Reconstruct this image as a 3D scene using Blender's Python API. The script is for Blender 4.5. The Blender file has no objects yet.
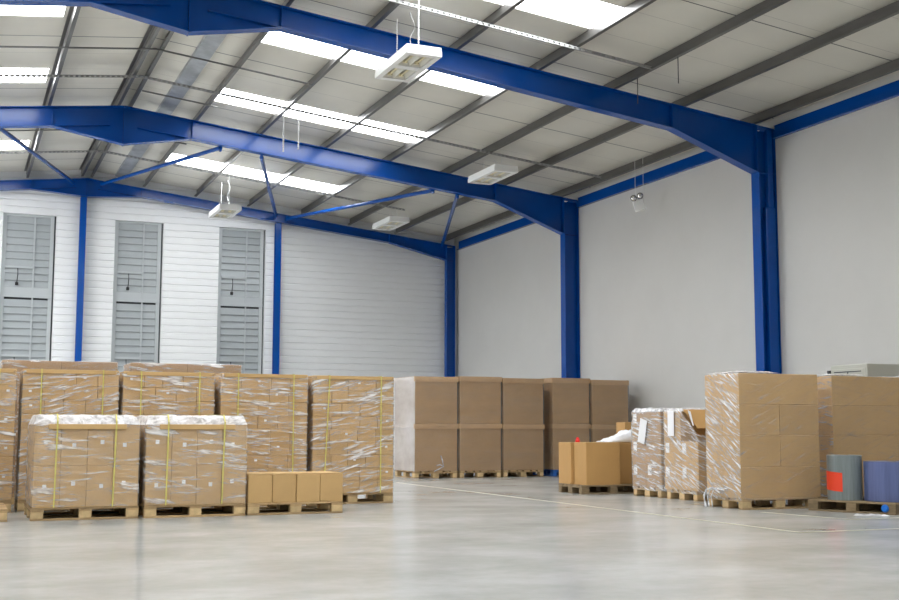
import bpy, bmesh, math, random
from mathutils import Vector, Matrix, noise
random.seed(7)
R = math.radians
SC = bpy.context.scene
COL = SC.collection

# ------------------------------------------------------------------ materials
def new_mat(name):
    m = bpy.data.materials.new(name); m.use_nodes = True
    nt = m.node_tree; nt.nodes.clear()
    out = nt.nodes.new('ShaderNodeOutputMaterial')
    return m, nt, out

def N(nt, kind, **kw):
    n = nt.nodes.new(kind)
    for k, v in kw.items():
        if k in n.inputs.keys(): n.inputs[k].default_value = v
        else: setattr(n, k, v)
    return n

def ramp(nt, stops):
    r = nt.nodes.new('ShaderNodeValToRGB')
    e = r.color_ramp.elements
    while len(e) < len(stops): e.new(0.5)
    for i, (p, c) in enumerate(stops):
        e[i].position = p
        e[i].color = (c, c, c, 1) if not isinstance(c, tuple) else (*c, 1)
    return r

def mapped(nt, scale=(1, 1, 1), rot=(0, 0, 0), src='Object'):
    tc = nt.nodes.new('ShaderNodeTexCoord')
    mp = nt.nodes.new('ShaderNodeMapping')
    mp.inputs['Scale'].default_value = scale
    mp.inputs['Rotation'].default_value = rot
    nt.links.new(tc.outputs[src], mp.inputs['Vector'])
    return mp

def simple(name, col, rough=0.5, metal=0.0, var=0.0, vscale=3.0, bump=0.0, bscale=40.0, spec=0.5,
           stretch=(1, 1, 1), objvar=0.0):
    m, nt, out = new_mat(name)
    p = N(nt, 'ShaderNodeBsdfPrincipled', Roughness=rough, Metallic=metal)
    p.inputs['Specular IOR Level'].default_value = spec
    p.inputs['Base Color'].default_value = (*col, 1)
    last = None
    if var or objvar:
        mp = mapped(nt, stretch)
        nz = N(nt, 'ShaderNodeTexNoise', Scale=vscale, Detail=5.0, Roughness=0.6)
        nt.links.new(mp.outputs[0], nz.inputs['Vector'])
        rp = ramp(nt, [(0.25, tuple(c * (1 - var) for c in col)), (0.75, tuple(min(1, c * (1 + var)) for c in col))])
        nt.links.new(nz.outputs['Fac'], rp.inputs['Fac'])
        last = rp.outputs['Color']
        if objvar:
            oi = nt.nodes.new('ShaderNodeObjectInfo')
            mr = N(nt, 'ShaderNodeMapRange')
            mr.inputs['To Min'].default_value = 1 - objvar
            mr.inputs['To Max'].default_value = 1 + objvar * 0.5
            nt.links.new(oi.outputs['Random'], mr.inputs['Value'])
            mx = N(nt, 'ShaderNodeVectorMath', operation='SCALE')
            nt.links.new(last, mx.inputs[0]); nt.links.new(mr.outputs[0], mx.inputs['Scale'])
            last = mx.outputs[0]
        nt.links.new(last, p.inputs['Base Color'])
    if bump:
        mp2 = mapped(nt, stretch)
        nb = N(nt, 'ShaderNodeTexNoise', Scale=bscale, Detail=4.0)
        nt.links.new(mp2.outputs[0], nb.inputs['Vector'])
        b = N(nt, 'ShaderNodeBump', Strength=bump, Distance=0.01)
        nt.links.new(nb.outputs['Fac'], b.inputs['Height'])
        nt.links.new(b.outputs[0], p.inputs['Normal'])
    nt.links.new(p.outputs[0], out.inputs['Surface'])
    return m

def floor_mat():
    m, nt, out = new_mat('polished_concrete')
    p = N(nt, 'ShaderNodeBsdfPrincipled')
    mp = mapped(nt, (0.75, 1.0, 1.0), (0, 0, R(-20)))
    n1 = N(nt, 'ShaderNodeTexNoise', Scale=0.9, Detail=5.0, Roughness=0.6, Distortion=0.15)
    nt.links.new(mp.outputs[0], n1.inputs['Vector'])
    r1 = ramp(nt, [(0.28, (0.365, 0.367, 0.35)), (0.5, (0.425, 0.427, 0.408)), (0.75, (0.49, 0.492, 0.472))])
    nt.links.new(n1.outputs['Fac'], r1.inputs['Fac'])
    mp2 = mapped(nt, (1, 1, 1))
    n2 = N(nt, 'ShaderNodeTexNoise', Scale=7.0, Detail=6.0, Roughness=0.7)
    nt.links.new(mp2.outputs[0], n2.inputs['Vector'])
    r2 = ramp(nt, [(0.3, 0.93), (0.7, 1.04)])
    nt.links.new(n2.outputs['Fac'], r2.inputs['Fac'])
    mx = N(nt, 'ShaderNodeMix', data_type='RGBA', blend_type='MULTIPLY')
    mx.inputs[0].default_value = 1.0
    nt.links.new(r1.outputs[0], mx.inputs[6]); nt.links.new(r2.outputs[0], mx.inputs[7])
    nt.links.new(mx.outputs[2], p.inputs['Base Color'])
    r3 = ramp(nt, [(0.3, 0.17), (0.7, 0.25)])
    nt.links.new(n1.outputs['Fac'], r3.inputs['Fac'])
    nt.links.new(r3.outputs[0], p.inputs['Roughness'])
    p.inputs['Specular IOR Level'].default_value = 0.45
    b = N(nt, 'ShaderNodeBump', Strength=0.012, Distance=0.003)
    nt.links.new(n2.outputs['Fac'], b.inputs['Height']); nt.links.new(b.outputs[0], p.inputs['Normal'])
    nt.links.new(p.outputs[0], out.inputs['Surface'])
    return m

def ceiling_mat():
    m, nt, out = new_mat('roof_lining_sheet')
    p = N(nt, 'ShaderNodeBsdfPrincipled', Roughness=0.38)
    tc = nt.nodes.new('ShaderNodeTexCoord')
    sp = nt.nodes.new('ShaderNodeSeparateXYZ')
    nt.links.new(tc.outputs['Object'], sp.inputs[0])
    # sheet joints every 1.087 m along the hall, a fine rib half way
    def lines(pitch, off, width):
        a = N(nt, 'ShaderNodeMath', operation='SUBTRACT'); a.inputs[1].default_value = off
        nt.links.new(sp.outputs['Y'], a.inputs[0])
        d = N(nt, 'ShaderNodeMath', operation='DIVIDE'); d.inputs[1].default_value = pitch
        nt.links.new(a.outputs[0], d.inputs[0])
        f = N(nt, 'ShaderNodeMath', operation='FRACT'); nt.links.new(d.outputs[0], f.inputs[0])
        l = N(nt, 'ShaderNodeMath', operation='LESS_THAN'); l.inputs[1].default_value = width / pitch
        nt.links.new(f.outputs[0], l.inputs[0])
        return l.outputs[0]
    j = lines(3.675, 15.05, 0.03); k = lines(1.087, 15.87, 0.012)
    nz = N(nt, 'ShaderNodeTexNoise', Scale=1.2, Detail=4.0)
    nt.links.new(tc.outputs['Object'], nz.inputs['Vector'])
    base = ramp(nt, [(0.3, (0.68, 0.655, 0.58)), (0.7, (0.73, 0.705, 0.625))])
    nt.links.new(nz.outputs['Fac'], base.inputs['Fac'])
    m1 = N(nt, 'ShaderNodeMix', data_type='RGBA'); m1.inputs[7].default_value = (0.44, 0.42, 0.38, 1)
    nt.links.new(k, m1.inputs[0]); nt.links.new(base.outputs[0], m1.inputs[6])
    m2 = N(nt, 'ShaderNodeMix', data_type='RGBA'); m2.inputs[7].default_value = (0.09, 0.09, 0.085, 1)
    nt.links.new(j, m2.inputs[0]); nt.links.new(m1.outputs[2], m2.inputs[6])
    nt.links.new(m2.outputs[2], p.inputs['Base Color'])
    nt.links.new(p.outputs[0], out.inputs['Surface'])
    return m

def emit_mat(name, col, s):
    m, nt, out = new_mat(name)
    e = N(nt, 'ShaderNodeEmission', Strength=s); e.inputs['Color'].default_value = (*col, 1)
    nt.links.new(e.outputs[0], out.inputs['Surface'])
    return m

def film_mat(name, base=0.05, streak=0.5, lo=0.55, hi=0.72, ang=14, stretch=14, fres=0.5, scale=1.6, tint=(0.9, 0.9, 0.9), rough=0.22, a2=-0.6):
    """stretch wrap: clear film, milky where it gathers into folds"""
    m, nt, out = new_mat(name)
    tr = nt.nodes.new('ShaderNodeBsdfTransparent')
    p = N(nt, 'ShaderNodeBsdfPrincipled', Roughness=rough)
    p.inputs['Base Color'].default_value = (*tint, 1)
    oi = nt.nodes.new('ShaderNodeObjectInfo')
    sc = N(nt, 'ShaderNodeMath', operation='MULTIPLY'); sc.inputs[1].default_value = 37.0
    nt.links.new(oi.outputs['Random'], sc.inputs[0])
    def tex(rot, scl, ns, det, dist=0.3):
        mp = mapped(nt, tuple(1.0 / v for v in scl), rot); mp.vector_type = 'TEXTURE'
        add = N(nt, 'ShaderNodeVectorMath', operation='ADD')
        nt.links.new(mp.outputs[0], add.inputs[0]); nt.links.new(sc.outputs[0], add.inputs[1])
        nz = N(nt, 'ShaderNodeTexNoise', Scale=ns, Detail=det, Roughness=0.62, Distortion=dist)
        nt.links.new(add.outputs[0], nz.inputs['Vector'])
        return nz.outputs['Fac']
    def rmp(fac, a, b, v0=0.0, v1=1.0):
        r = ramp(nt, [(a, v0), (b, v1)]); nt.links.new(fac, r.inputs['Fac']); return r.outputs[0]
    def op(o, a, b):
        n = N(nt, 'ShaderNodeMath', operation=o)
        for i, v in enumerate((a, b)):
            if isinstance(v, float): n.inputs[i].default_value = v
            else: nt.links.new(v, n.inputs[i])
        return n.outputs[0]
    f1 = tex((R(ang), R(ang), 0), (1, 1, stretch), scale, 5.0)
    f2 = tex((R(ang * a2), R(ang * a2), 0), (1, 1, stretch * 1.5), scale * 0.9, 4.0)
    patch = rmp(tex((R(ang), R(ang), 0), (1, 1, 3.5), 1.9, 2.0), 0.40, 0.60, 0.12)
    s1 = op('MULTIPLY', rmp(f1, lo, hi), patch)
    s2 = op('MULTIPLY', rmp(f2, lo + 0.05, hi + 0.02), 0.7)
    fac = op('MULTIPLY_ADD' if False else 'MAXIMUM', s1, s2)
    fac = op('ADD', op('MULTIPLY', fac, float(streak)), op('MULTIPLY', rmp(f1, 0.3, 0.7, 0.5), float(base)))
    lw = N(nt, 'ShaderNodeLayerWeight', Blend=0.25)
    fm = N(nt, 'ShaderNodeMath', operation='MULTIPLY_ADD'); fm.inputs[1].default_value = fres
    nt.links.new(lw.outputs['Fresnel'], fm.inputs[0]); nt.links.new(fac, fm.inputs[2])
    fm.use_clamp = True
    b = N(nt, 'ShaderNodeBump', Strength=0.6, Distance=0.02)
    nt.links.new(f1, b.inputs['Height']); nt.links.new(b.outputs[0], p.inputs['Normal'])
    mx = nt.nodes.new('ShaderNodeMixShader')
    nt.links.new(fm.outputs[0], mx.inputs[0]); nt.links.new(tr.outputs[0], mx.inputs[1]); nt.links.new(p.outputs[0], mx.inputs[2])
    nt.links.new(mx.outputs[0], out.inputs['Surface'])
    return m

M = {}
M['floor'] = floor_mat()
M['ceiling'] = ceiling_mat()
M['wall'] = simple('painted_wall', (0.605, 0.597, 0.57), 0.6, var=0.03, vscale=0.8)
M['cladding'] = simple('white_cladding', (0.83, 0.84, 0.84), 0.4, var=0.03, vscale=0.7)
M['blue'] = simple('blue_steel_paint', (0.0, 0.066, 0.33), 0.2, var=0.10, vscale=1.5, spec=0.32)
M['galv'] = simple('galvanised_steel', (0.125, 0.12, 0.112), 0.3, metal=0.5, var=0.2, vscale=5, stretch=(1, 0.2, 1))
M['galv_light'] = simple('galvanised_sheet', (0.42, 0.44, 0.46), 0.42, metal=0.6, var=0.3, vscale=3)
M['louvre'] = simple('grey_louvre_paint', (0.36, 0.39, 0.40), 0.42, var=0.05)
M['louvre_frame'] = simple('grey_louvre_frame', (0.46, 0.49, 0.50), 0.42)
M['dark'] = simple('dark_recess', (0.05, 0.055, 0.06), 0.6)
M['black'] = simple('black_plastic', (0.012, 0.012, 0.013), 0.4)
M['sky_panel'] = emit_mat('daylit_rooflight', (0.94, 0.97, 1.0), 14.0)
M['white_enamel'] = simple('white_enamel', (0.90, 0.90, 0.88), 0.35)
M['reflector'] = simple('satin_reflector', (0.62, 0.60, 0.52), 0.3, metal=0.6)
M['lamp'] = simple('unlit_lamp', (0.82, 0.75, 0.50), 0.3)
M['chain'] = simple('light_chain', (0.72, 0.72, 0.70), 0.4)
M['wire'] = simple('dark_wire', (0.05, 0.05, 0.05), 0.5)
M['conduit'] = simple('grey_conduit', (0.15, 0.15, 0.145), 0.5)
M['tray'] = simple('galvanised_tray', (0.34, 0.34, 0.33), 0.4, metal=0.35)
M['chrome'] = simple('chrome_lamp_head', (0.75, 0.75, 0.74), 0.15, metal=1.0)
M['card'] = simple('cardboard_tan', (0.545, 0.345, 0.142), 0.72, var=0.08, vscale=2.5, bump=0.06, objvar=0.06)
M['card_dark'] = simple('cardboard_brown', (0.40, 0.242, 0.112), 0.7, var=0.10, vscale=2.0, bump=0.06, objvar=0.06, stretch=(1, 1, 3))
M['lid'] = simple('cardboard_lid', (0.50, 0.31, 0.15), 0.7, var=0.08, objvar=0.05)
M['card_raw'] = simple('cardboard_ochre', (0.50, 0.285, 0.098), 0.7, var=0.06, vscale=2, bump=0.05, objvar=0.06)
M['card_edge'] = simple('cardboard_edge_board', (0.56, 0.36, 0.15), 0.7, var=0.06)
M['wood'] = simple('pallet_wood', (0.47, 0.315, 0.155), 0.75, var=0.3, vscale=6, bump=0.25, bscale=25, objvar=0.3, stretch=(1, 6, 6))
M['wood_block'] = simple('pale_block_wood', (0.64, 0.46, 0.235), 0.75, var=0.25, vscale=9, bump=0.2, bscale=25, objvar=0.25)
M['wood_old'] = simple('weathered_pallet_wood', (0.26, 0.185, 0.10), 0.8, var=0.35, vscale=6, bump=0.3, bscale=25, objvar=0.3, stretch=(1, 6, 6))
M['wood_blue'] = simple('blue_painted_wood', (0.015, 0.10, 0.38), 0.6, var=0.2, vscale=6)
M['strap'] = simple('yellow_strap', (0.62, 0.56, 0.14), 0.45)
M['sticker'] = simple('white_sticker', (0.78, 0.78, 0.78), 0.5)
M['paper'] = simple('white_paper', (0.80, 0.80, 0.81), 0.5)
M['film_row'] = film_mat('stretch_film_streaky', 0.07, 0.75, 0.50, 0.63, 7, 9, 0.2, 2.6, a2=-0.4)
M['film_row_slant'] = film_mat('stretch_film_slanting', 0.07, 0.75, 0.50, 0.63, -16, 9, 0.2, 2.6, a2=0.2)
M['film_front'] = film_mat('stretch_film_hazy', 0.14, 0.65, 0.51, 0.66, 8, 7, 0.2, 2.4, a2=-0.5)
M['film_tall'] = film_mat('stretch_film_faint', 0.08, 0.26, 0.54, 0.70, -24, 9, 0.2, 2.8, a2=-0.5)
M['film_clear'] = film_mat('stretch_film_smooth', 0.10, 0.10, 0.50, 0.80, 5, 6, 0.28, 1.2, (0.78, 0.76, 0.72), 0.3)
M['film_sheen'] = film_mat('stretch_film_painted_sheen', 0.62, 0.08, 0.55, 0.95, 5, 2, 0.25, 0.4, (0.80, 0.80, 0.80), 0.35)  # whitened film paints in the light reflected off a stack's left face
M['film_heavy'] = film_mat('stretch_film_creased', 0.14, 0.80, 0.50, 0.60, 30, 13, 0.22, 3.4, a2=0.55)
M['film_pink'] = film_mat('stretch_film_milky', 0.18, 0.70, 0.50, 0.63, 14, 9, 0.22, 2.8, a2=0.3)
M['hood'] = film_mat('crumpled_white_film', 0.62, 0.45, 0.40, 0.60, 30, 2.0, 0.2, 9.0, (0.88, 0.88, 0.90), 0.25)
M['bag'] = simple('white_plastic_bag', (0.82, 0.82, 0.84), 0.3, bump=0.3, bscale=12)
M['red'] = simple('red_plastic', (0.75, 0.02, 0.015), 0.4)
M['orange'] = simple('orange_red_label', (0.85, 0.062, 0.02), 0.5)
M['roll_grey'] = simple('grey_film_roll', (0.205, 0.235, 0.235), 0.28, var=0.25, vscale=6, stretch=(5, 5, 0.3))
M['roll_blue'] = simple('blue_film_roll', (0.115, 0.145, 0.30), 0.28, var=0.2, vscale=5, stretch=(5, 5, 0.3))
M['cap_blue'] = simple('blue_plastic_cap', (0.01, 0.16, 0.62), 0.4)
M['core'] = simple('cardboard_core', (0.34, 0.23, 0.12), 0.8)
M['cabinet'] = simple('cream_cabinet_paint', (0.50, 0.50, 0.44), 0.45)
M['line'] = simple('faded_yellow_line', (0.465, 0.45, 0.355), 0.5, var=0.15, vscale=3)

# ------------------------------------------------------------------ mesh helpers
def add_box(bm, x0, x1, y0, y1, z0, z1, bev=0.0, mi=0):
    vs = [bm.verts.new(c) for c in ((x0, y0, z0), (x1, y0, z0), (x1, y1, z0), (x0, y1, z0),
                                    (x0, y0, z1), (x1, y0, z1), (x1, y1, z1), (x0, y1, z1))]
    fs = []
    for q in ((0, 3, 2, 1), (4, 5, 6, 7), (0, 1, 5, 4), (1, 2, 6, 5), (2, 3, 7, 6), (3, 0, 4, 7)):
        f = bm.faces.new([vs[i] for i in q]); f.material_index = mi; fs.append(f)
    if bev:
        es = list({e for f in fs for e in f.edges})
        bmesh.ops.bevel(bm, geom=es, offset=bev, segments=1, affect='EDGES', profile=0.7)
    return vs

def add_prism(bm, pts, axis, a, b):
    """polygon (2-D list) extruded along an axis: 'x' -> pts are (y,z); 'y' -> (x,z); 'z' -> (x,y)"""
    def mk(p, t):
        return {'x': (t, p[0], p[1]), 'y': (p[0], t, p[1]), 'z': (p[0], p[1], t)}[axis]
    v0 = [bm.verts.new(mk(p, a)) for p in pts]; v1 = [bm.verts.new(mk(p, b)) for p in pts]
    n = len(pts)
    bm.faces.new(v0); bm.faces.new(list(reversed(v1)))
    for i in range(n):
        bm.faces.new((v0[i], v1[i], v1[(i + 1) % n], v0[(i + 1) % n]))

def add_tube(bm, pts, r, seg=8, caps=True):
    pts = [Vector(p) for p in pts]
    rings = []
    for i, p in enumerate(pts):
        d = (pts[min(i + 1, len(pts) - 1)] - pts[max(i - 1, 0)]).normalized()
        a = d.cross(Vector((0, 0, 1)))
        if a.length < 1e-3: a = d.cross(Vector((1, 0, 0)))
        a.normalize(); b = d.cross(a)
        rings.append([bm.verts.new(p + r * (math.cos(2 * math.pi * k / seg) * a + math.sin(2 * math.pi * k / seg) * b)) for k in range(seg)])
    for i in range(len(rings) - 1):
        for k in range(seg):
            bm.faces.new((rings[i][k], rings[i][(k + 1) % seg], rings[i + 1][(k + 1) % seg], rings[i + 1][k]))
    if caps:
        bm.faces.new(list(reversed(rings[0]))); bm.faces.new(rings[-1])

def add_slab(bm, p0, p1, y0, y1, t):
    """plate between two (x,z) points in the frame plane, thickness t downward-normal centred"""
    d = Vector((p1[0] - p0[0], p1[1] - p0[1])); n = Vector((-d.y, d.x)).normalized() * (t / 2)
    pts = [(p0[0] - n.x, p0[1] - n.y), (p1[0] - n.x, p1[1] - n.y), (p1[0] + n.x, p1[1] + n.y), (p0[0] + n.x, p0[1] + n.y)]
    add_prism(bm, pts, 'y', y0, y1)

def obj(name, bm, mat, parent=None, loc=None, smooth=False, rz=0.0):
    me = bpy.data.meshes.new(name)
    bmesh.ops.recalc_face_normals(bm, faces=bm.faces[:])
    bm.to_mesh(me); bm.free()
    mats = mat if isinstance(mat, (list, tuple)) else [mat]
    for m in mats: me.materials.append(m)
    if smooth:
        for p in me.polygons: p.use_smooth = True
    o = bpy.data.objects.new(name, me); COL.objects.link(o)
    if parent: o.parent = parent
    if loc: o.location = loc
    if rz: o.rotation_euler.z = rz
    return o

def B(*args, bev=0.0):
    bm = bmesh.new(); add_box(bm, *args, bev=bev); return bm

def tag(o, label, cat, group=None, kind=None):
    o['label'] = label; o['category'] = cat
    if group: o['group'] = group
    if kind: o['kind'] = kind
    return o

def thing(name, label, cat, loc=(0, 0, 0), rz=0.0, group=None):
    o = bpy.data.objects.new(name, None); COL.objects.link(o)
    o.empty_display_size = 0.1
    o.location = loc; o.rotation_euler = (0, 0, rz)
    return tag(o, label, cat, group)

def struct(name, bm, mat, smooth=False):
    o = obj(name, bm, mat, smooth=smooth); o['kind'] = 'structure'; return o

def dup(root, loc, rz=0.0, label=None, group=None):
    r = root.copy(); COL.objects.link(r); r.location = loc; r.rotation_euler = (0, 0, rz)
    if label: r['label'] = label
    if group: r['group'] = group
    for ch in list(root.children):
        c = ch.copy(); COL.objects.link(c); c.parent = r
        for g in list(ch.children):
            d = g.copy(); COL.objects.link(d); d.parent = c
    return r

# ------------------------------------------------------------------ building dimensions (metres)
RX = 3.24            # ridge
XR, XL = 14.70, -8.22
YG = 35.0            # gable wall
YF = -6.0            # near end of the modelled hall
RZ, SL = 8.20, 0.1115
def ztop(x): return RZ - SL * abs(x - RX)
SOFF = 0.22          # purlin depth: lining above the rafter top
PITCH = 1.087
SKY_K = [-16, -12, -8, -4, 0, 4, 8, 14]
Y0 = 15.87
SX0, SX1 = 5.0, 9.62

# floor
bm = bmesh.new(); add_box(bm, XL - 0.2, XR + 0.2, YF, YG + 0.3, -0.2, 0.0); struct('floor', bm, M['floor'])
# painted floor lines
def strip(pts, w, name, label):
    bm = bmesh.new()
    for (a, b) in zip(pts[:-1], pts[1:]):
        a, b = Vector(a), Vector(b); d = (b - a).normalized(); n = Vector((-d.y, d.x)) * w / 2
        a2, b2 = a - d * w / 2, b + d * w / 2
        add_prism(bm, [(a2 - n)[:], (b2 - n)[:], (b2 + n)[:], (a2 + n)[:]], 'z', 0.0, 0.003)
    return tag(obj(name, bm, M['line']), label, 'floor line')
strip([(8.05, 22.0), (8.05, 10.02), (11.6, 10.02)], 0.06, 'floor_line', 'long faded yellow line painted on the concrete in front of the pallets on the right')
strip([(9.55, 12.6), (9.75, 11.25), (13.0, 11.25)], 0.06, 'floor_line', 'short faded yellow line on the concrete right below the pallet of film rolls')

# right and left walls
bm = bmesh.new(); add_box(bm, XR, XR + 0.2, YF, YG + 0.2, 0.0, ztop(XR) + SOFF + 0.06); struct('wall_right', bm, M['wall'])
DY0, DY1, DZ = 24.0, 32.5, 5.0      # unseen doorway, added in the left wall to brighten the gable
bm = bmesh.new(); zl = ztop(XL) + SOFF + 0.06
add_box(bm, XL - 0.2, XL, YF, DY0, 0.0, zl); add_box(bm, XL - 0.2, XL, DY1, YG + 0.2, 0.0, zl); add_box(bm, XL - 0.2, XL, DY0, DY1, DZ, zl)
struct('wall_left', bm, M['wall'])
bm = bmesh.new()
for y in (DY0, DY1 - 0.12): add_box(bm, XL - 0.22, XL + 0.06, y, y + 0.12, 0.0, DZ)
add_box(bm, XL, XL + 0.45, DY0, DY1, DZ, DZ + 0.5, bev=0.05)
struct('added_door_1', bm, M['louvre'])  # jambs and roller box of the added, unseen doorway

bm = bmesh.new(); add_prism(bm, [(XL, 0), (XR, 0), (XR, ztop(XR) + SOFF), (RX, RZ + SOFF), (XL, ztop(XL) + SOFF)], 'y', YF - 0.2, YF); struct('wall_front_light_block', bm, M['wall'])  # unseen near-end wall, added to keep world light out of the hall
# gable wall: horizontal ribbed cladding with three louvre openings
LOUV = [(1.05, 2.47), (4.08, 5.46), (7.09, 8.51)]
LZ0, LZ1 = 2.0, 7.03
def ribs(bm, x0, x1, z0, z1):
    p = 0.2; prof = [(0.0, 0.0), (0.012, 0.022), (0.022, 0.022), (0.034, 0.0), (0.118, -0.004), (0.2, 0.0)]
    pts = []
    k = math.floor(z0 / p)
    while k * p < z1:
        for (dz, dy) in prof[:-1]:
            z = k * p + dz
            if z0 <= z <= z1: pts.append((YG + dy, z))
        k += 1
    pts = [(YG, z0)] + [q for q in pts if z0 + 1e-4 < q[1] < z1 - 1e-4] + [(YG, z1)]
    a = [bm.verts.new((x0, y, z)) for y, z in pts]; b = [bm.verts.new((x1, y, z)) for y, z in pts]
    for i in range(len(pts) - 1): bm.faces.new((a[i], b[i], b[i + 1], a[i + 1]))
bm = bmesh.new()
xs = [XL] + [v for l in LOUV for v in l] + [XR]
for i in range(0, len(xs), 2): ribs(bm, xs[i], xs[i + 1], 0.0, 8.6)
for (a, b) in LOUV:
    ribs(bm, a, b, 0.0, LZ0); ribs(bm, a, b, LZ1, 8.6)
for s in (1, -1):
    n = Vector((SL * s, 0, 1)).normalized()
    g = bm.verts[:] + bm.edges[:] + bm.faces[:]
    bmesh.ops.bisect_plane(bm, geom=g, plane_co=(RX, 0, RZ + SOFF + 0.04), plane_no=n, clear_outer=True)
# outer skin behind the ribs and the reveals round the openings
for i in range(0, len(xs), 2):
    x0, x1 = xs[i], xs[i + 1]
    add_prism(bm, [(x0, 0), (x1, 0), (x1, ztop(x1) + SOFF)] + ([(RX, RZ + SOFF)] if x0 < RX < x1 else []) + [(x0, ztop(x0) + SOFF)], 'y', YG + 0.05, YG + 0.2)
for (a, b) in LOUV:
    add_box(bm, a, b, YG + 0.05, YG + 0.2, 0.0, LZ0)
    add_prism(bm, [(a, LZ1), (b, LZ1), (b, ztop(b) + SOFF), (a, ztop(a) + SOFF)], 'y', YG + 0.05, YG + 0.2)
    for x in (a, b): add_box(bm, x - 0.004, x + 0.004, YG - 0.004, YG + 0.2, LZ0, LZ1)
    add_box(bm, a, b, YG - 0.004, YG + 0.2, LZ1 - 0.004, LZ1 + 0.004)
struct('wall_back', bm, M['cladding'])

# roof lining with openings for the rooflights
bm = bmesh.new()
def slope_quad(x0, x1, y0, y1, off=SOFF, t=0.06):
    add_prism(bm, [(x0, ztop(x0) + off), (x1, ztop(x1) + off), (x1, ztop(x1) + off + t), (x0, ztop(x0) + off + t)], 'y', y0, y1)
sk = sorted((Y0 + k * PITCH, Y0 + (k + 1) * PITCH) for k in SKY_K)
LSX0, LSX1 = 2 * RX - SX1, 2 * RX - SX0
ys = YF
for (a, b) in sk + [(YG + 0.2, None)]:
    slope_quad(XL - 0.2, RX, ys, a); slope_quad(RX, XR + 0.2, ys, a)
    if b:
        slope_quad(XL - 0.2, LSX0, a, b); slope_quad(LSX1, RX, a, b)
        slope_quad(RX, SX0, a, b); slope_quad(SX1, XR + 0.2, a, b)
        ys = b
struct('ceiling', bm, M['ceiling'])
wn = 1
for (x0, x1) in ((SX0, SX1), (LSX0, LSX1)):
    for (a, b) in sk:
        bm = bmesh.new(); slope_quad(x0, x1, a, b, SOFF + 0.015, 0.03)
        struct('window_%d' % wn, bm, M['sky_panel']); wn += 1

# ------------------------------------------------------------------ steel frames
FW = 0.22
def frame(Y, depth, ridge_drop, eave_z, top_off, label, colw=0.25, depth2=None, xo=14.68):
    depth2 = depth2 or depth
    t = thing('portal_frame', label, 'steel frame', (0, Y, 0))
    hx = 1.52; ex = 9.11; cx = 14.29 - RX
    def zt(d): return RZ + top_off - SL * d
    for s, side in ((1, 'right'), (-1, 'left')):
        X = lambda d: RX + s * d
        # column
        bm = bmesh.new()
        add_box(bm, X(cx) - 0.009, X(cx) + 0.009, -colw / 2, colw / 2, 0, eave_z)
        oc = xo - RX
        add_box(bm, X(oc) - 0.009, X(oc) + 0.009, -colw / 2, colw / 2, 0, zt(oc) - 0.02)
        a, b = sorted((X(cx), X(oc)))
        add_box(bm, a, b, -0.008, 0.008, 0, zt(oc) - 0.05)
        add_box(bm, a, b, -colw / 2 + 0.01, colw / 2 - 0.01, eave_z - 0.02, eave_z)
        add_box(bm, a - 0.03, b + (0.0 if s > 0 else 0.03), -colw / 2 - 0.03, colw / 2 + 0.03, 0.0, 0.025)
        obj('column', bm, M['blue'], t)
        # rafter with eave haunch and ridge haunch
        bm = bmesh.new()
        web = [(X(0), zt(0)), (X(cx), zt(cx)), (X(cx), eave_z), (X(ex), zt(ex) - depth2), (X(hx), zt(hx) - depth), (X(0), RZ + top_off - ridge_drop)]
        add_prism(bm, web, 'y', -0.008, 0.008)
        add_slab(bm, (X(0), zt(0) - 0.01), (X(oc), zt(oc) - 0.01), -FW / 2, FW / 2, 0.02)
        low = [(X(0), RZ + top_off - ridge_drop), (X(hx), zt(hx) - depth), (X(ex), zt(ex) - depth2), (X(cx), eave_z)]
        for p, q in zip(low[:-1], low[1:]): add_slab(bm, p, q, -FW / 2, FW / 2, 0.02)
        add_slab(bm, (X(hx), zt(hx) - depth), (X(0.3), zt(0.3) - depth), -FW / 2 + 0.02, FW / 2 - 0.02, 0.015)
        for d, z0 in ((hx, zt(hx) - depth), (ex, zt(ex) - depth2), (cx - 0.01, eave_z)):
            add_box(bm, X(d) - 0.01, X(d) + 0.01, -FW / 2 + 0.01, FW / 2 - 0.01, z0, zt(d) - 0.01)
        obj('rafter', bm, M['blue'], t)
    bm = bmesh.new(); add_box(bm, RX - 0.012, RX + 0.012, -FW / 2, FW / 2, RZ + top_off - ridge_drop - 0.02, RZ + top_off - 0.012)
    obj('ridge_plate', bm, M['blue'], t)
    return t
fr = frame(18.83, 0.37, 0.81, 6.03, 0.0, 'nearest blue steel roof frame, its column behind the tall cartons at right', depth2=0.46)
bm = bmesh.new(); add_box(bm, 14.43, 14.655, -0.125, -0.012, 0.03, 5.35, bev=0.012); add_box(bm, 14.50, 14.63, -0.115, -0.012, 5.35, 6.9, bev=0.01)
obj('web_casing', bm, M['blue'], fr)
frame(26.83, 0.43, 0.86, 6.03, 0.0, 'middle blue steel roof frame, its column behind the brown carton stacks')
frame(34.72, 0.25, 0.52, 6.38, -0.10, 'slimmer blue steel roof frame against the ribbed white end wall', 0.2, xo=14.56)

# gable posts
def post(x, label):
    bm = bmesh.new()
    zt_ = 8.10 - SL * abs(x - RX) - 0.25 - (0.26 if abs(x - RX) < 0.2 else 0.0)
    for y in (-0.09, 0.09): add_box(bm, -0.085, 0.085, y - 0.006, y + 0.006, 0.02, zt_)
    add_box(bm, -0.005, 0.005, -0.09, 0.09, 0.02, zt_)
    add_box(bm, -0.12, 0.12, -0.11, 0.11, 0, 0.02)
    o = obj('gable_post', bm, M['blue'], loc=(x, 34.84, 0)); tag(o, label, 'post', 'posts of the end wall')
post(3.17, 'thin blue steel post on the end wall, left of the middle louvre')
post(8.84, 'thin blue steel post on the end wall right of the rightmost louvre')

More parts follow.
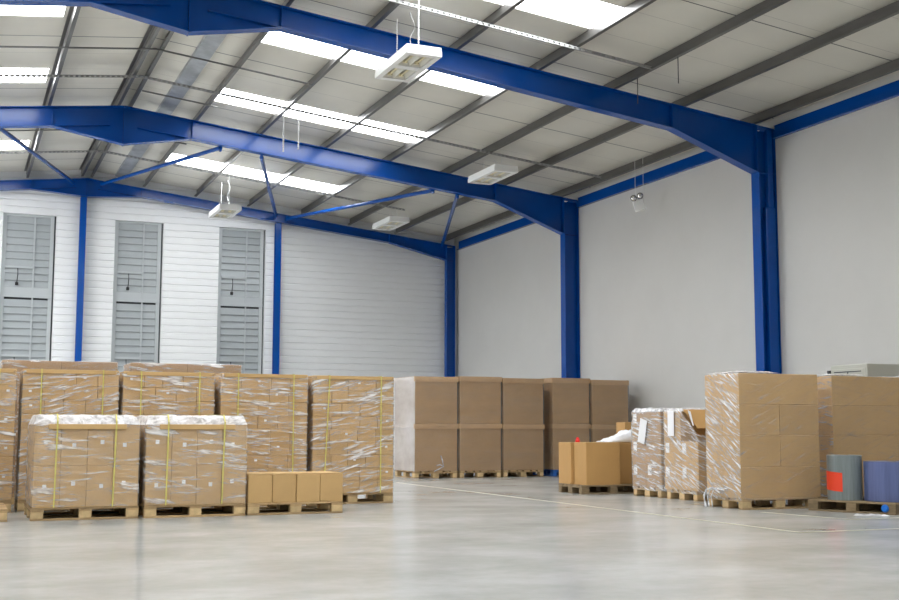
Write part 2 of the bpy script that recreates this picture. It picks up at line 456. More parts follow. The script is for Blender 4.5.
# eave beams along the right wall
def eave(y0, y1, label):
    bm = bmesh.new()
    add_box(bm, 14.672, 14.690, y0, y1, 6.73, 6.97)
    add_box(bm, 14.60, 14.695, y0, y1, 6.715, 6.731)
    add_box(bm, 14.655, 14.695, y0, y1, 6.97, 6.982)
    o = obj('eave_beam', bm, M['blue']); tag(o, label, 'steel beam', 'eave beams along the right wall')
eave(10.95, 18.70, 'blue horizontal eave beam on the right wall at the right edge of the photo')
eave(18.97, 26.70, 'blue horizontal eave beam on the right wall above the twin spot lamp')
eave(26.97, 34.60, 'blue horizontal eave beam on the right wall nearest the far corner')

# purlins (cold-rolled Z sections over the frames)
PX = [14.24, 12.64, 11.12, 9.56, 7.95, 6.37, 4.87, 3.40]
ORD = ['first', 'second', 'third', 'fourth', 'fifth', 'sixth', 'seventh', 'eighth']
def purlin(x, s, label):
    bm = bmesh.new()
    h = SOFF - 0.02; L0, L1 = YF, YG - 0.12
    sec = [(-0.065, 0.0), (0.0, 0.0), (0.0, h), (0.065, h)]
    def sheet(p, q, t=0.005):
        d = Vector((q[0] - p[0], q[1] - p[1])).normalized(); n = Vector((-d.y, d.x)) * t / 2
        add_prism(bm, [(p[0] - n.x, p[1] - n.y), (q[0] - n.x, q[1] - n.y), (q[0] + n.x, q[1] + n.y), (p[0] + n.x, p[1] + n.y)], 'y', L0, L1)
    for p, q in zip(sec[:-1], sec[1:]): sheet((p[0] * s, p[1]), (q[0] * s, q[1]))
    sheet((-0.065 * s, 0.0), (-0.065 * s, 0.02)); sheet((0.065 * s, h), (0.065 * s, h - 0.02))
    sheet((0.0, h * 0.45), (0.012 * s, h * 0.55))
    for v in bm.verts: v.co.z -= SL * v.co.x * (1 if x > RX else -1)
    o = obj('roof_purlin', bm, M['galv'], loc=(x, 0, ztop(x) + 0.004)); tag(o, label, 'roof purlin', 'roof purlins')
for i, x in enumerate(PX):
    purlin(x, 1, '%s galvanised roof purlin counted from the right wall towards the ridge' % ORD[i])
for i, x in enumerate([2 * RX - 3.40, 2 * RX - 4.87, 2 * RX - 6.37, 2 * RX - 7.95]):
    purlin(x, -1, ['galvanised roof purlin just left of the ridge', 'second roof purlin left of the ridge, where the upper left rooflights end',
                   'galvanised roof purlin third left of the ridge', 'galvanised roof purlin fourth left of the ridge'][i])
# flat galvanised strip beside the ridge
bm = bmesh.new()
x0, x1 = 4.02, 4.34
add_prism(bm, [(x0, ztop(x0) + 0.15), (x1, ztop(x1) + 0.15), (x1, ztop(x1) + SOFF - 0.005), (x0, ztop(x0) + SOFF - 0.005)], 'y', YF, YG - 0.15)
tag(obj('metal_trunking', bm, M['galv_light']), 'wide flat stained metal strip under the roof just right of the ridge', 'trunking')

# roof bracing tubes between the far frames
def brace(p, q, label):
    bm = bmesh.new(); add_tube(bm, [p, q], 0.05, 12)
    for e in (p, q): add_box(bm, e[0] - 0.02, e[0] + 0.02, e[1] - 0.06, e[1] + 0.06, e[2] - 0.08, e[2] + 0.08)
    tag(obj('roof_brace', bm, M['blue'], smooth=False), label, 'brace', 'roof braces at the far end')
yb, yg = 26.98, 34.55
brace((0.62, yb, 7.52), (2.86, yg, 7.92), 'blue diagonal roof brace at the far left, sloping down to the ridge')
brace((3.62, yg, 7.95), (5.45, yb, 7.50), 'blue diagonal roof brace rising right from the ridge of the far frame')
brace((6.42, yb, 7.36), (8.70, yg, 7.38), 'short steep blue roof brace meeting the right post of the end wall')
brace((9.05, yg, 7.34), (10.75, yb, 6.92), 'long flat blue roof brace rising right from the right post of the end wall')
brace((11.40, yb, 6.84), (14.10, yg, 6.88), 'steep blue roof brace at the far right corner column')

# cable trays and conduits crossing under the purlins
def tray(y, x0, x1, label):
    bm = bmesh.new(); n = 0
    for (a, b) in ([(x0, RX), (RX, x1)] if x0 < RX < x1 else [(x0, x1)]):
        for dz in (0.0, -0.04):
            add_slab(bm, (a, ztop(a) - 0.03 + dz), (b, ztop(b) - 0.03 + dz), y - 0.012, y + 0.012, 0.012)
        L = abs(b - a); k = int(L / 0.10)
        for i in range(k):
            xx = a + (i + 0.5) * (b - a) / k
            add_box(bm, xx - 0.03, xx + 0.03, y - 0.008, y + 0.008, ztop(xx) - 0.07, ztop(xx) - 0.03)
        add_slab(bm, (a, ztop(a) - 0.028), (b, ztop(b) - 0.028), y, y + 0.09, 0.006)
    tag(obj('cable_tray', bm, M['tray']), label, 'cable tray', 'slotted cable trays under the roof')
tray(17.25, -4.0, 10.95, 'slotted cable tray above the nearest hanging lamp')
tray(24.15, -4.0, 13.9, 'slotted cable tray crossing the middle rooflights')
tray(31.25, -4.0, 11.6, 'slotted cable tray crossing the farthest rooflight')
def conduit(y, x0, x1, label, dz=-0.03):
    bm = bmesh.new()
    pts = [(x0, y, ztop(x0) + dz)] + ([(RX, y, RZ + dz)] if x0 < RX < x1 else []) + [(x1, y, ztop(x1) + dz)]
    add_tube(bm, pts, 0.018, 6)
    tag(obj('conduit', bm, M['conduit']), label, 'conduit', 'thin conduits near the ridge')
conduit(22.3, -3.0, 6.3, 'thin dark conduit near the ridge, nearer of the two in the middle bay')
conduit(25.2, 3.4, 5.0, 'short thin conduit near the ridge just before the middle frame')
conduit(28.9, 0.0, 5.0, 'thin dark conduit near the ridge just beyond the middle frame')

# ------------------------------------------------------------------ louvre windows in the end wall
def louvre(x0, x1, label):
    t = thing('louvre_window', label, 'louvre window', (x0, YG, LZ0), 0, 'louvre windows in the end wall')
    w = x1 - x0; h = LZ1 - LZ0; zt_ = 4.70 - LZ0
    yb_ = 0.10
    bm = bmesh.new()
    add_box(bm, 0.006, 0.11, yb_ - 0.02, yb_ + 0.05, 0, h - 0.01)
    add_box(bm, w - 0.15, w - 0.05, yb_ - 0.02, yb_ + 0.05, 0, h - 0.01)
    add_box(bm, 0.11, w - 0.15, yb_ - 0.02, yb_ + 0.05, h - 0.07, h - 0.01)
    obj('frame', bm, M['louvre_frame'], t)
    bm = bmesh.new(); add_box(bm, w - 0.05, w - 0.006, yb_ + 0.02, yb_ + 0.06, 0, h - 0.01); add_box(bm, 0.006, w - 0.006, yb_ + 0.075, yb_ + 0.085, 0, h - 0.01)  # dark strip at the right edge paints the shade of the reveal
    obj('backing_reveal_shade', bm, M['dark'], t)
    bm = bmesh.new(); add_box(bm, 0.0065, w - 0.05, yb_ - 0.035, yb_ + 0.05, zt_ - 0.03, zt_ + 0.06); add_box(bm, 0.0065, w - 0.05, yb_ - 0.01, yb_ + 0.05, zt_ + 0.06, zt_ + 0.25)
    obj('transom', bm, M['louvre_frame'], t)
    bm = bmesh.new(); add_box(bm, 0.585 * w, 0.585 * w + 0.045, yb_ - 0.03, yb_ - 0.018, 0, h - 0.07)
    obj('mullion', bm, M['louvre_frame'], t)
    for nm, a, b in (('upper_slats', zt_ + 0.25, h - 0.07), ('lower_slats', 0.0, zt_ - 0.09)):
        bm = bmesh.new(); n = max(1, round((b - a) / 0.2)); p = (b - a) / n
        for i in range(n):
            z = a + i * p
            pts = [(yb_ - 0.012, z + 0.004), (yb_ + 0.032, z + p + 0.006), (yb_ + 0.042, z + p + 0.006), (yb_ - 0.002, z - 0.012)]
            add_prism(bm, pts, 'x', 0.11, w - 0.15)
        obj(nm, bm, M['louvre'], t)
    for zz in (5.50, 3.02):
        z = zz - LZ0
        bm = bmesh.new(); add_box(bm, 0.11, 0.585 * w, yb_ - 0.05, yb_ - 0.022, z - 0.01, z + 0.05)
        obj('push_rod', bm, M['louvre_frame'], t)
        bm = bmesh.new()
        px = 0.31 * w
        add_tube(bm, [(px, yb_ - 0.05, z - 0.02), (px + 0.01, yb_ - 0.055, z - 0.2), (px - 0.01, yb_ - 0.055, z - 0.42)], 0.012, 6)
        add_box(bm, px - 0.055, px + 0.03, yb_ - 0.075, yb_ - 0.03, z - 0.50, z - 0.41, bev=0.01)
        obj('pull_handle', bm, M['black'], t)
    return t
louvre(*LOUV[0], 'tall grey louvre window in the white end wall, leftmost of three at the photo edge')
louvre(*LOUV[1], 'tall grey louvre window in the white end wall, between the other two louvres')
louvre(*LOUV[2], 'tall grey louvre window in the white end wall, right beside the right-hand blue post')

# ------------------------------------------------------------------ hanging high-bay fittings
def fitting(x, y, label):
    zb = 6.85; L, Wd, H = 1.5, 0.58, 0.15
    t = thing('hanging_lamp', label, 'lamp', (x, y, zb), 0, 'hanging fluorescent fittings')
    bm = bmesh.new()
    add_box(bm, -Wd / 2, Wd / 2, -L / 2, L / 2, 0.09, H)
    for s in (-1, 1):
        add_box(bm, s * Wd / 2 - 0.01, s * Wd / 2 + 0.01, -L / 2, L / 2, 0, 0.09)
        add_box(bm, -Wd / 2 + 0.01, Wd / 2 - 0.01, s * L / 2 - 0.01, s * L / 2 + 0.01, 0, 0.09)
        add_box(bm, s * (Wd / 2 - 0.045) - 0.035, s * (Wd / 2 - 0.045) + 0.035, -L / 2 + 0.01, L / 2 - 0.01, 0.0, 0.012)
        add_box(bm, -0.2, 0.2, s * (L / 2 - 0.06) - 0.05, s * (L / 2 - 0.06) + 0.05, 0.0, 0.012)
    add_box(bm, -0.2, 0.2, -0.08, 0.08, 0.0, 0.012)
    obj('housing', bm, M['white_enamel'], t)
    for s in (-1, 1):
        cy = s * 0.36; bm = bmesh.new()
        for (x0, x1) in ((-0.2, 0.0), (0.0, 0.2)):
            c = [(x0, cy - 0.27, 0.012), (x1, cy - 0.27, 0.012), (x1, cy + 0.27, 0.012), (x0, cy + 0.27, 0.012)]
            mx_, d = (x0 + x1) / 2, 0.05
            u = [(mx_ - 0.04, cy - 0.2, 0.08), (mx_ + 0.04, cy - 0.2, 0.08), (mx_ + 0.04, cy + 0.2, 0.08), (mx_ - 0.04, cy + 0.2, 0.08)]
            cv = [bm.verts.new(p) for p in c]; uv = [bm.verts.new(p) for p in u]
            bm.faces.new(uv)
            for i in range(4): bm.faces.new((cv[i], cv[(i + 1) % 4], uv[(i + 1) % 4], uv[i]))
        o = obj('reflector', bm, M['reflector'], t)
        for mx_ in (-0.1, 0.1):
            bm = bmesh.new(); add_tube(bm, [(mx_, cy - 0.19, 0.05), (mx_, cy + 0.19, 0.05)], 0.019, 10)
            for e in (-0.2, 0.2): add_box(bm, mx_ - 0.035, mx_ + 0.035, cy + e - 0.02, cy + e + 0.02, 0.03, 0.075)
            lp = obj('lamp_tube', bm, M['lamp'], o, smooth=False)
    top = ztop(x) - zb
    for s in (-1, 1):
        bm = bmesh.new(); z = H; k = 0
        add_tube(bm, [(0, s * 0.5, H), (0, s * 0.5, top)], 0.004, 6)
        while z < top:
            add_box(bm, -0.009, 0.009, s * 0.5 - 0.006, s * 0.5 + 0.006, z, min(z + 0.022, top)); z += 0.04
        obj('chain', bm, M['chain'], t)
    bm = bmesh.new()
    pts = [(0.12 + 0.04 * math.sin(i * 0.9), 0.1, H + (top - H) * i / 12) for i in range(13)]
    add_tube(bm, pts, 0.006, 6); obj('power_cord', bm, M['chain'], t)
    return t
fitting(6.55, 17.58, 'large white hanging lamp with four reflector cells, nearest, in front of the first blue rafter')
fitting(11.35, 24.75, 'white hanging lamp in front of the middle blue rafter near its right haunch')
fitting(11.40, 31.9, 'white hanging lamp between the middle and the far frame, right of the end wall post')
fitting(6.60, 31.9, 'white hanging lamp in front of the end wall above the rightmost louvre')
# chains left hanging without a fitting
def lone(x, y, z1, mat, label):
    bm = bmesh.new(); zt_ = ztop(x)
    add_tube(bm, [(x, y, z1), (x, y, zt_ + 0.002)], 0.008, 6)
    z = z1 if mat is M['chain'] else zt_
    while z < zt_ - 0.03:
        add_box(bm, x - 0.014, x + 0.014, y - 0.014, y + 0.014, z, z + 0.025); z += 0.05
    tag(obj('hanging_chain', bm, mat), label, 'chain', 'empty hanging chains')
lone(6.33, 24.62, 6.98, M['chain'], 'longer white chain hanging empty in front of the middle rafter')
lone(6.70, 24.75, 7.1, M['chain'], 'thinner white chain hanging empty in front of the middle rafter, right of its pair')
lone(11.10, 17.95, 6.85, M['wire'], 'thin dark wire hanging empty against the nearest rafter')
lone(11.10, 16.65, 6.87, M['wire'], 'thin dark wire hanging empty against the ceiling right of the cable tray end')

# twin-spot emergency light by the right wall
t = thing('emergency_light', 'white twin spot emergency light hanging on two wires before the right wall', 'emergency light', (14.12, 22.85, 6.08), R(-32))
bm = B(-0.12, 0.12, -0.05, 0.05, -0.13, 0.12, bev=0.012)
for v in bm.verts: v.co = Matrix.Rotation(R(-14), 3, 'Y') @ v.co
obj('body', bm, M['white_enamel'], t)
for s in (-1, 1):
    bm = bmesh.new()
    bmesh.ops.create_uvsphere(bm, u_segments=16, v_segments=10, radius=0.066)
    for v in bm.verts:
        v.co.y *= 0.8; v.co += Vector((s * 0.072 - 0.045, -0.05, 0.18 - s * -0.025))
    h = obj('lamp_head', bm, M['chrome'], t, smooth=True)
    bm = bmesh.new()
    ring = [(s * 0.072 - 0.045 + 0.062 * math.cos(a * math.pi / 8), -0.06, 0.18 + s * 0.025 + 0.062 * math.sin(a * math.pi / 8)) for a in range(17)]
    add_tube(bm, ring, 0.012, 6); obj('rim', bm, M['black'], h)
for s in (-1, 1):
    bm = bmesh.new(); add_tube(bm, [(s * 0.09 + 0.01, 0, 0.09), (s * 0.09 + 0.01, 0, 1.115)], 0.006, 6); obj('wire', bm, M['chain'], t)

# ------------------------------------------------------------------ pallets
PAL = {}
def build_pallet(L, W, mat, loc, rz, label):
    """long side along local x, origin at the front left corner on the floor"""
    t = thing('wooden_pallet', label, 'pallet', loc, rz, 'wooden pallets')
    k = (L, W, mat.name)
    H = 0.144
    rnd = random.Random(int(L * 100 + W * 10))
    ws = 0.1
    nb = 5 if W < 0.95 else 6
    for i in range(nb):
        w = 0.145 if i % 2 == 0 else 0.1
        yc = w / 2 + i * (W - 0.145) / (nb - 1) if i else 0.0725
        yc = 0.0725 + i * (W - 0.145) / (nb - 1)
        obj('deck_board', B(0, L, yc - w / 2, yc + w / 2, 0.122, H, bev=0.003), mat, t)
    for x in (0.0, L / 2 - 0.0725, L - 0.145):
        obj('stringer_board', B(x, x + 0.145, 0, W, 0.100, 0.1215, bev=0.003), mat, t)
    for i, y in enumerate((0.0, W / 2 - 0.0725, W - 0.1)):
        wy = 0.145 if i == 1 else 0.1
        obj('skid_board', B(0, L, y, y + wy, 0.0, 0.022, bev=0.003), mat, t)
        for x in (0.0, L / 2 - 0.0725, L - 0.145):
            obj('block', B(x + 0.002, x + 0.143, y + 0.002, y + wy - 0.002, 0.0225, 0.0995, bev=0.004), M['wood_block'] if mat is M['wood'] else mat, t)
    return t
def pallet(L, W, mat, loc, rz, label):
    k = (round(L, 3), round(W, 3), mat.name)
    if k not in PAL:
        PAL[k] = build_pallet(L, W, mat, loc, rz, label)
        return PAL[k]
    return dup(PAL[k], loc, rz, label)

# ------------------------------------------------------------------ wraps, straps, cartons
def film_shell(w, d, z0, z1, amp=0.006, off=0.008, seed=0, top=0.05, bulge=0.0, step=0.045):
    """sleeve of film round a w x d block from z0 to z1 with a short lip folded over the top edge"""
    bm = bmesh.new(); r = 0.025
    a, b, c, e = -off, w + off, -off, d + off
    path = []
    def side(p, q):
        n = max(2, int((Vector(q) - Vector(p)).length / step))
        for i in range(n): path.append((p[0] + (q[0] - p[0]) * i / n, p[1] + (q[1] - p[1]) * i / n))
    for p, q in (((a + r, c), (b - r, c)), ((b - r, c), (b, c + r)), ((b, c + r), (b, e - r)), ((b, e - r), (b - r, e)),
                 ((b - r, e), (a + r, e)), ((a + r, e), (a, e - r)), ((a, e - r), (a, c + r)), ((a, c + r), (a + r, c))):
        side(p, q)
    nz = max(3, int((z1 - z0) / step))
    rows = []
    cx, cy = w / 2, d / 2
    for j in range(nz + 1):
        z = z0 + (z1 - z0) * j / nz; row = []
        for (x, y) in path:
            q = Vector((x * 3 + seed * 9.1, y * 3 - seed * 4.7, z * 9))
            n = noise.noise(q) * amp + noise.noise(q * 3) * amp * 0.5 + bulge * math.sin(math.pi * j / nz)
            v = Vector((x - cx, y - cy)); v.normalize()
            dd = max(n, -off * 0.7)
            zz = z
            if j == 0: zz = z0 + 0.02 * abs(noise.noise(Vector((x * 6 + seed, y * 6, 0))))
            row.append(bm.verts.new((x + v.x * dd, y + v.y * dd, zz)))
        rows.append(row)
    if top:
        row = []
        for (x, y) in path:
            v = Vector((cx - x, cy - y)); v.normalize()
            t_ = top * (1 + 0.5 * noise.noise(Vector((x * 8 + seed, y * 8, 3))))
            row.append(bm.verts.new((x + v.x * t_, y + v.y * t_, z1 + 0.006 + 0.01 * abs(noise.noise(Vector((x * 12, y * 12, seed)))))))
        rows.append(row)
    n = len(path)
    for j in range(len(rows) - 1):
        for i in range(n):
            f = bm.faces.new((rows[j][i], rows[j][(i + 1) % n], rows[j + 1][(i + 1) % n], rows[j + 1][i]))
            if max(path[i][0], path[(i + 1) % n][0]) < r * 0.6: f.material_index = 1
    return bm

def crumple(w, d, h0, h1, inset, amp, seed, nx=46, ny=26, skirt=0.0):
    """crumpled sheet heaped on a block: edge height h0, middle h1"""
    bm = bmesh.new(); g = []
    for j in range(ny + 1):
        row = []
        for i in range(nx + 1):
            u, v = i / nx, j / ny
            x, y = u * w, v * d
            ed = min(x, w - x, y, d - y)
            k = min(1.0, ed / inset); k = k * k * (3 - 2 * k)
            q = Vector((x * 9 + seed * 3.3, y * 9, seed))
            n = (noise.noise(q) + 0.6 * noise.noise(q * 2.3) + 0.4 * abs(noise.noise(q * 4.1))) * amp * (0.35 + 0.65 * k)
            row.append(bm.verts.new((x, y, max(h0 - 0.002, h0 + (h1 - h0) * k + n * (1 if k > 0.05 else 0.2)))))
        g.append(row)
    for j in range(ny):
        for i in range(nx):
            bm.faces.new((g[j][i], g[j][i + 1], g[j + 1][i + 1], g[j + 1][i]))
    return bm

CART = {}
def carton(t, w, d, h, loc, mat, name='carton'):
    k = (round(w, 4), round(d, 4), round(h, 4), mat.name)
    g = 0.0016
    if k not in CART:
        bm = B(g, w - g, g, d - g, 0.001, h - 0.0012, bev=0.0035)
        o = obj(name, bm, mat, t, loc); CART[k] = o.data
        return o
    o = bpy.data.objects.new(name, CART[k]); COL.objects.link(o); o.parent = t; o.location = loc
    return o
STK = {}
def sticker(c, w, h, loc, face='front', mat=None, tilt=0.0):
    mat = mat or M['sticker']; k = (w, h, face, mat.name, tilt)
    if k not in STK:
        if face == 'front': bm = B(-w / 2, w / 2, -0.0015, 0.0, -h / 2, h / 2); ax = 'Y'
        else: bm = B(-0.0015, 0.0, -w / 2, w / 2, -h / 2, h / 2); ax = 'X'
        if tilt:
            for v in bm.verts: v.co = Matrix.Rotation(tilt, 3, ax) @ v.co
        o = obj('sticker', bm, mat, c, loc); STK[k] = o.data; return o
    o = bpy.data.objects.new('sticker', STK[k]); COL.objects.link(o); o.parent = c; o.location = loc
    return o
def strap(t, x, d, z0, z1, lean=0.0, off=0.018):
    bm = bmesh.new(); w = 0.0075
    add_prism(bm, [(x - w + lean, z0), (x + w + lean, z0), (x + w, z1), (x - w, z1)], 'y', -off - 0.003, -off)
    add_box(bm, x - w, x + w, -off, d + off, z1, z1 + 0.003)
    add_box(bm, x - w, x + w, d + off, d + off + 0.003, z0, z1)
    obj('strap', bm, M['strap'], t)

# ---- tall strapped loads of small cartons (left row)
PAT = [[.27, .42, .27, .24], [.24, .27, .42, .27], [.42, .27, .27, .24], [.24, .42, .27, .27], [.27, .24, .27, .42]]
def strapped(x, y, w, label, plabel, seed, film, zt_=1.765, lean=0.0, pw=None):
    pal_w = 1.2
    pallet(1.2, 0.8, M['wood'], (x + (w - 1.2) / 2, y + 0.01, 0), 0, plabel)
    t = thing('carton_stack', label, 'stack of cartons', (x, y, 0.145), 0, 'tall strapped carton stacks')
    rnd = random.Random(seed); nl = 9; z0 = 0.0; lh = (zt_ - 0.145 - 0.03) / nl; D = 0.82
    for l in range(nl):
        pat = PAT[(l * 2 + seed) % 5]; s = w / sum(pat); xx = 0
        for i, p in enumerate(pat):
            c = carton(t, p * s, 0.42, lh, (xx, rnd.uniform(0, 0.006), l * lh), M['card'])
            if i == ((l * 2 + seed) % 4 if l % 2 else (l + seed + 1) % 3):
                sticker(c, 0.036, 0.028, (p * s * (0.4 + 0.2 * (i % 2)), 0.001, lh * 0.62))
            xx += p * s
        n = 3
        for i in range(n): carton(t, w / n, D - 0.42, lh, (i * w / n, 0.42, l * lh), M['card'])
    zz = nl * lh
    obj('top_sheet', B(0.0, w, -0.004, D + 0.004, zz + 0.0005, zz + 0.03, bev=0.004), M['card_edge'], t)
    obj('edge_board', B(0.04, w - 0.04, -0.016, 0.0, zz - 0.02, zz + 0.03, bev=0.002), M['card_edge'], t)
    obj('stretch_wrap', film_shell(w, D, 0.004, zz + 0.012, 0.006, 0.010, seed, 0.08, 0.006), [film, film], t, smooth=True)
    strap(t, w * 0.19, D, 0.0, zz + 0.033, -0.07 if lean else 0.0, 0.034); strap(t, w * 0.83, D, 0.0, zz + 0.033, 0, 0.034)
    return t
YR = 16.1
strapped(-0.475, YR, 1.20, 'tall strapped and wrapped carton stack cut off by the left edge of the photo', 'pallet under the tall carton stack at the left photo edge', 1, M['film_row'], 1.795)
strapped(0.80, YR, 1.19, 'tall strapped and wrapped carton stack behind the left low wrapped stack', 'pallet under the tall stack behind the left low wrapped stack', 2, M['film_row_slant'], 1.795)
strapped(2.045, YR, 1.20, 'tall strapped and wrapped carton stack behind the right low wrapped stack', 'pallet under the tall stack behind the right low wrapped stack', 3, M['film_row'], 1.79)
strapped(3.335, YR, 1.21, 'tall strapped and wrapped carton stack behind the four plain unwrapped cartons', 'pallet under the tall stack behind the four plain cartons', 4, M['film_row'], 1.79)
strapped(4.63, YR, 1.19, 'tall strapped and wrapped carton stack at the right end of its row, slanting left strap', 'pallet under the strapped stack at the right end of its row', 5, M['film_row_slant'], 1.785, lean=1)

# ---- back row, only the tops show
def backload(x, y, w, label, plabel, seed):
    pallet(1.2, 0.8, M['wood'], (x + (w - 1.2) / 2, y, 0), 0, plabel)
    t = thing('carton_stack', label, 'stack of cartons', (x, y, 0.145), 0, 'carton stacks behind the strapped row')
    H = 1.985 - 0.145; nl = 5; lh = H / nl
    for l in range(nl):
        for i in range(2):
            carton(t, w / 2, 0.8, lh, (i * w / 2, 0, l * lh), M['card_dark'])
    obj('stretch_wrap', film_shell(w, 0.8, 0, H + 0.004, 0.006, 0.01, seed, 0.15), [M['film_front']] * 2, t, smooth=True)
backload(0.60, 17.6, 1.55, 'brown carton stack top showing behind the strapped row at the left', 'pallet under the left of the two stacks behind the strapped row', 11)
backload(2.34, 17.6, 1.60, 'brown carton stack top behind the strapped row, right of the first blue post', 'pallet under the right of the two stacks behind the strapped row', 12)

# ---- low hooded stacks in front
def hooded(x, y, w, label, plabel, seed):
    pallet(1.2, 1.2, M['wood'], (x + (w - 1.2) / 2, y, 0), 0, plabel)
    t = thing('carton_stack', label, 'stack of cartons', (x, y, 0.145), 0, 'low carton stacks under white film')
    D = 1.2; lh = 0.472
    for l in range(2):
        for i in range(4):
            c = carton(t, w / 4, 0.6, lh, (i * w / 4, 0, l * lh), M['card'])
            sticker(c, 0.042, 0.048, (w / 8 + 0.02 * ((i * 7 + l * 3) % 3 - 1), 0.0012, lh * (0.50 + 0.07 * ((i + l) % 2))))
            carton(t, w / 4, 0.6, lh, (i * w / 4, 0.6, l * lh), M['card'])
    zz = 2 * lh
    obj('edge_board', B(0.15, w - 0.15, -0.028, 0.0, zz - 0.055, zz + 0.004, bev=0.003), M['card_edge'], t)
    obj('stretch_wrap', film_shell(w, D, 0.004, zz, 0.007, 0.010, seed, 0.02, 0.004), [M['film_front']] * 2, t, smooth=True)
    bm = crumple(w + 0.02, D + 0.02, zz + 0.002, zz + 0.105, 0.05, 0.016, seed, 60, 36)
    for v in bm.verts: v.co.x -= 0.01; v.co.y -= 0.012
    obj('film_hood', bm, M['hood'], t, smooth=True)
    for xx, ln in ((w * 0.21, -0.012), (w * 0.77, -0.02)):
        bm = bmesh.new(); ww = 0.008
        add_prism(bm, [(xx - ww + ln, 0.0), (xx + ww + ln, 0.0), (xx + ww, zz + 0.03), (xx - ww, zz + 0.03)], 'y', -0.036, -0.032)
        add_prism(bm, [(-0.036, zz + 0.03), (0.05, zz + 0.118), (1.15, zz + 0.13), (1.24, zz + 0.03), (1.245, zz + 0.03), (1.155, zz + 0.134), (0.045, zz + 0.122), (-0.04, zz + 0.034)], 'x', xx - ww, xx + ww)
        add_box(bm, xx - ww, xx + ww, 1.24, 1.243, 0, zz + 0.03)
        obj('strap', bm, M['strap'], t)
YA = 14.4
hooded(0.865, YA, 1.17, 'low wrapped stack of eight big cartons under white film, left of the two in front', 'pallet under the left low wrapped stack', 21)
hooded(2.115, YA, 1.195, 'low wrapped stack of eight big cartons under white film, beside the four plain cartons', 'pallet under the right low wrapped stack', 22)
pallet(1.2, 1.2, M['wood'], (-0.59, YA, 0), 0, 'empty-looking pale pallet end at the lower left photo edge')

# ---- four plain cartons
pallet(1.2, 1.2, M['wood'], (3.34, YA, 0), 0, 'low pale pallet carrying the four plain unwrapped cartons')
for i, nm in enumerate(['leftmost of the four plain unwrapped cartons on the low pallet', 'second from left of the four plain unwrapped cartons on the low pallet',
                        'third from left of the four plain unwrapped cartons on the low pallet', 'rightmost of the four plain unwrapped cartons on the low pallet']):
    bm = B(0.002, 0.298, 0, 0.6, 0, 0.345, bev=0.006)
    for v in bm.verts:
        if v.co.z > 0.3: v.co.z += 0.006 * noise.noise(Vector((v.co.x * 9 + i, v.co.y * 5, 0)))
    t = thing('carton', nm.replace('plain unwrapped', 'plain tan unwrapped'), 'carton', (3.34 + i * 0.301, YA + 0.012 * (i % 2), 0.1445), 0, 'four plain cartons')
    obj('body', bm, M['card'], t)
    bm = bmesh.new()
    add_box(bm, 0.004, 0.296, 0.003, 0.298, 0.3452, 0.3485); add_box(bm, 0.004, 0.296, 0.302, 0.597, 0.3452, 0.3485)
    for v in bm.verts: v.co.z += 0.004
    obj('top_flaps', bm, M['card_edge'], t)

# ---- tall brown two-box loads (middle)
def twobox(x, y, w, label, plabel, seed, pmat, dz=0.0, tail=False):
    D = 1.2
    pw = 0.98 if w > 0.97 else 0.93
    pallet(1.2, pw, pmat, (x + (w + pw) / 2, y + 0.0, 0), R(90), plabel)
    t = thing('carton_stack', label, 'stack of cartons', (x, y, 0.145), 0, 'tall brown two-carton stacks')
    h = (2.15 + dz - 0.145) / 2
    for l in range(2):
        z = l * h
        carton(t, w, D, h - 0.002, (0, 0, z), M['card_dark'], 'carton')
        bm = bmesh.new(); zl, zh = z + h - 0.105, z + h - 0.001
        a = 0.020
        for bx in ((-a, w + a, -a, -0.001), (-a, w + a, D + 0.001, D + a), (-a, -0.001, -0.001, D + 0.001), (w + 0.001, w + a, -0.001, D + 0.001)):
            add_box(bm, *bx, zl, zh)
        if l == 1: add_box(bm, -a, w + a, -a, D + a, zh, zh + 0.006)
        obj('lid', bm, M['lid'], t)
    obj('stretch_wrap', film_shell(w + 0.018, D + 0.018, 0.002, 2 * h, 0.003, 0.016, seed, 0.03, 0.0, 0.06), [M['film_clear'], M['film_sheen'] if tail else M['film_clear']], t, (-0.009, -0.009, 0), smooth=True)
    if tail:
        bm = bmesh.new()
        add_tube(bm, [(w * 0.45, -0.03, 0.0), (w * 0.55, -0.05, 0.05), (w * 0.66, -0.04, 0.10), (w * 0.64, -0.035, 0.22), (w * 0.6, -0.03, 0.33)], 0.012, 6)
        add_tube(bm, [(w * 0.5, -0.03, 0.12), (w * 0.58, -0.04, 0.14), (w * 0.66, -0.04, 0.10)], 0.012, 6)
        obj('loose_film_end', bm, M['hood'], t)
YM = 23.7
twobox(9.04, YM, 0.985, 'tall brown two-carton stack, leftmost of the five, film shining on its left side', 'pallet under the leftmost tall brown stack', 31, M['wood'], 0.0, True)
twobox(10.085, YM, 0.975, 'tall brown two-carton stack, second from left of the five', 'pallet under the second tall brown stack from the left', 32, M['wood'], 0.02)
twobox(11.12, YM, 0.975, 'tall brown two-carton stack in the middle of the five', 'pallet under the middle tall brown stack', 33, M['wood'], 0.0)
twobox(12.36, YM + 0.05, 0.93, 'tall brown two-carton stack second from right, on the blue pallet', 'blue pallet under the second tall brown stack from the right', 34, M['wood_blue'], 0.03)
twobox(13.355, YM + 0.02, 0.93, 'tall brown two-carton stack, rightmost of the five, beside the right wall', 'pallet under the rightmost tall brown stack', 35, M['wood'], 0.0)

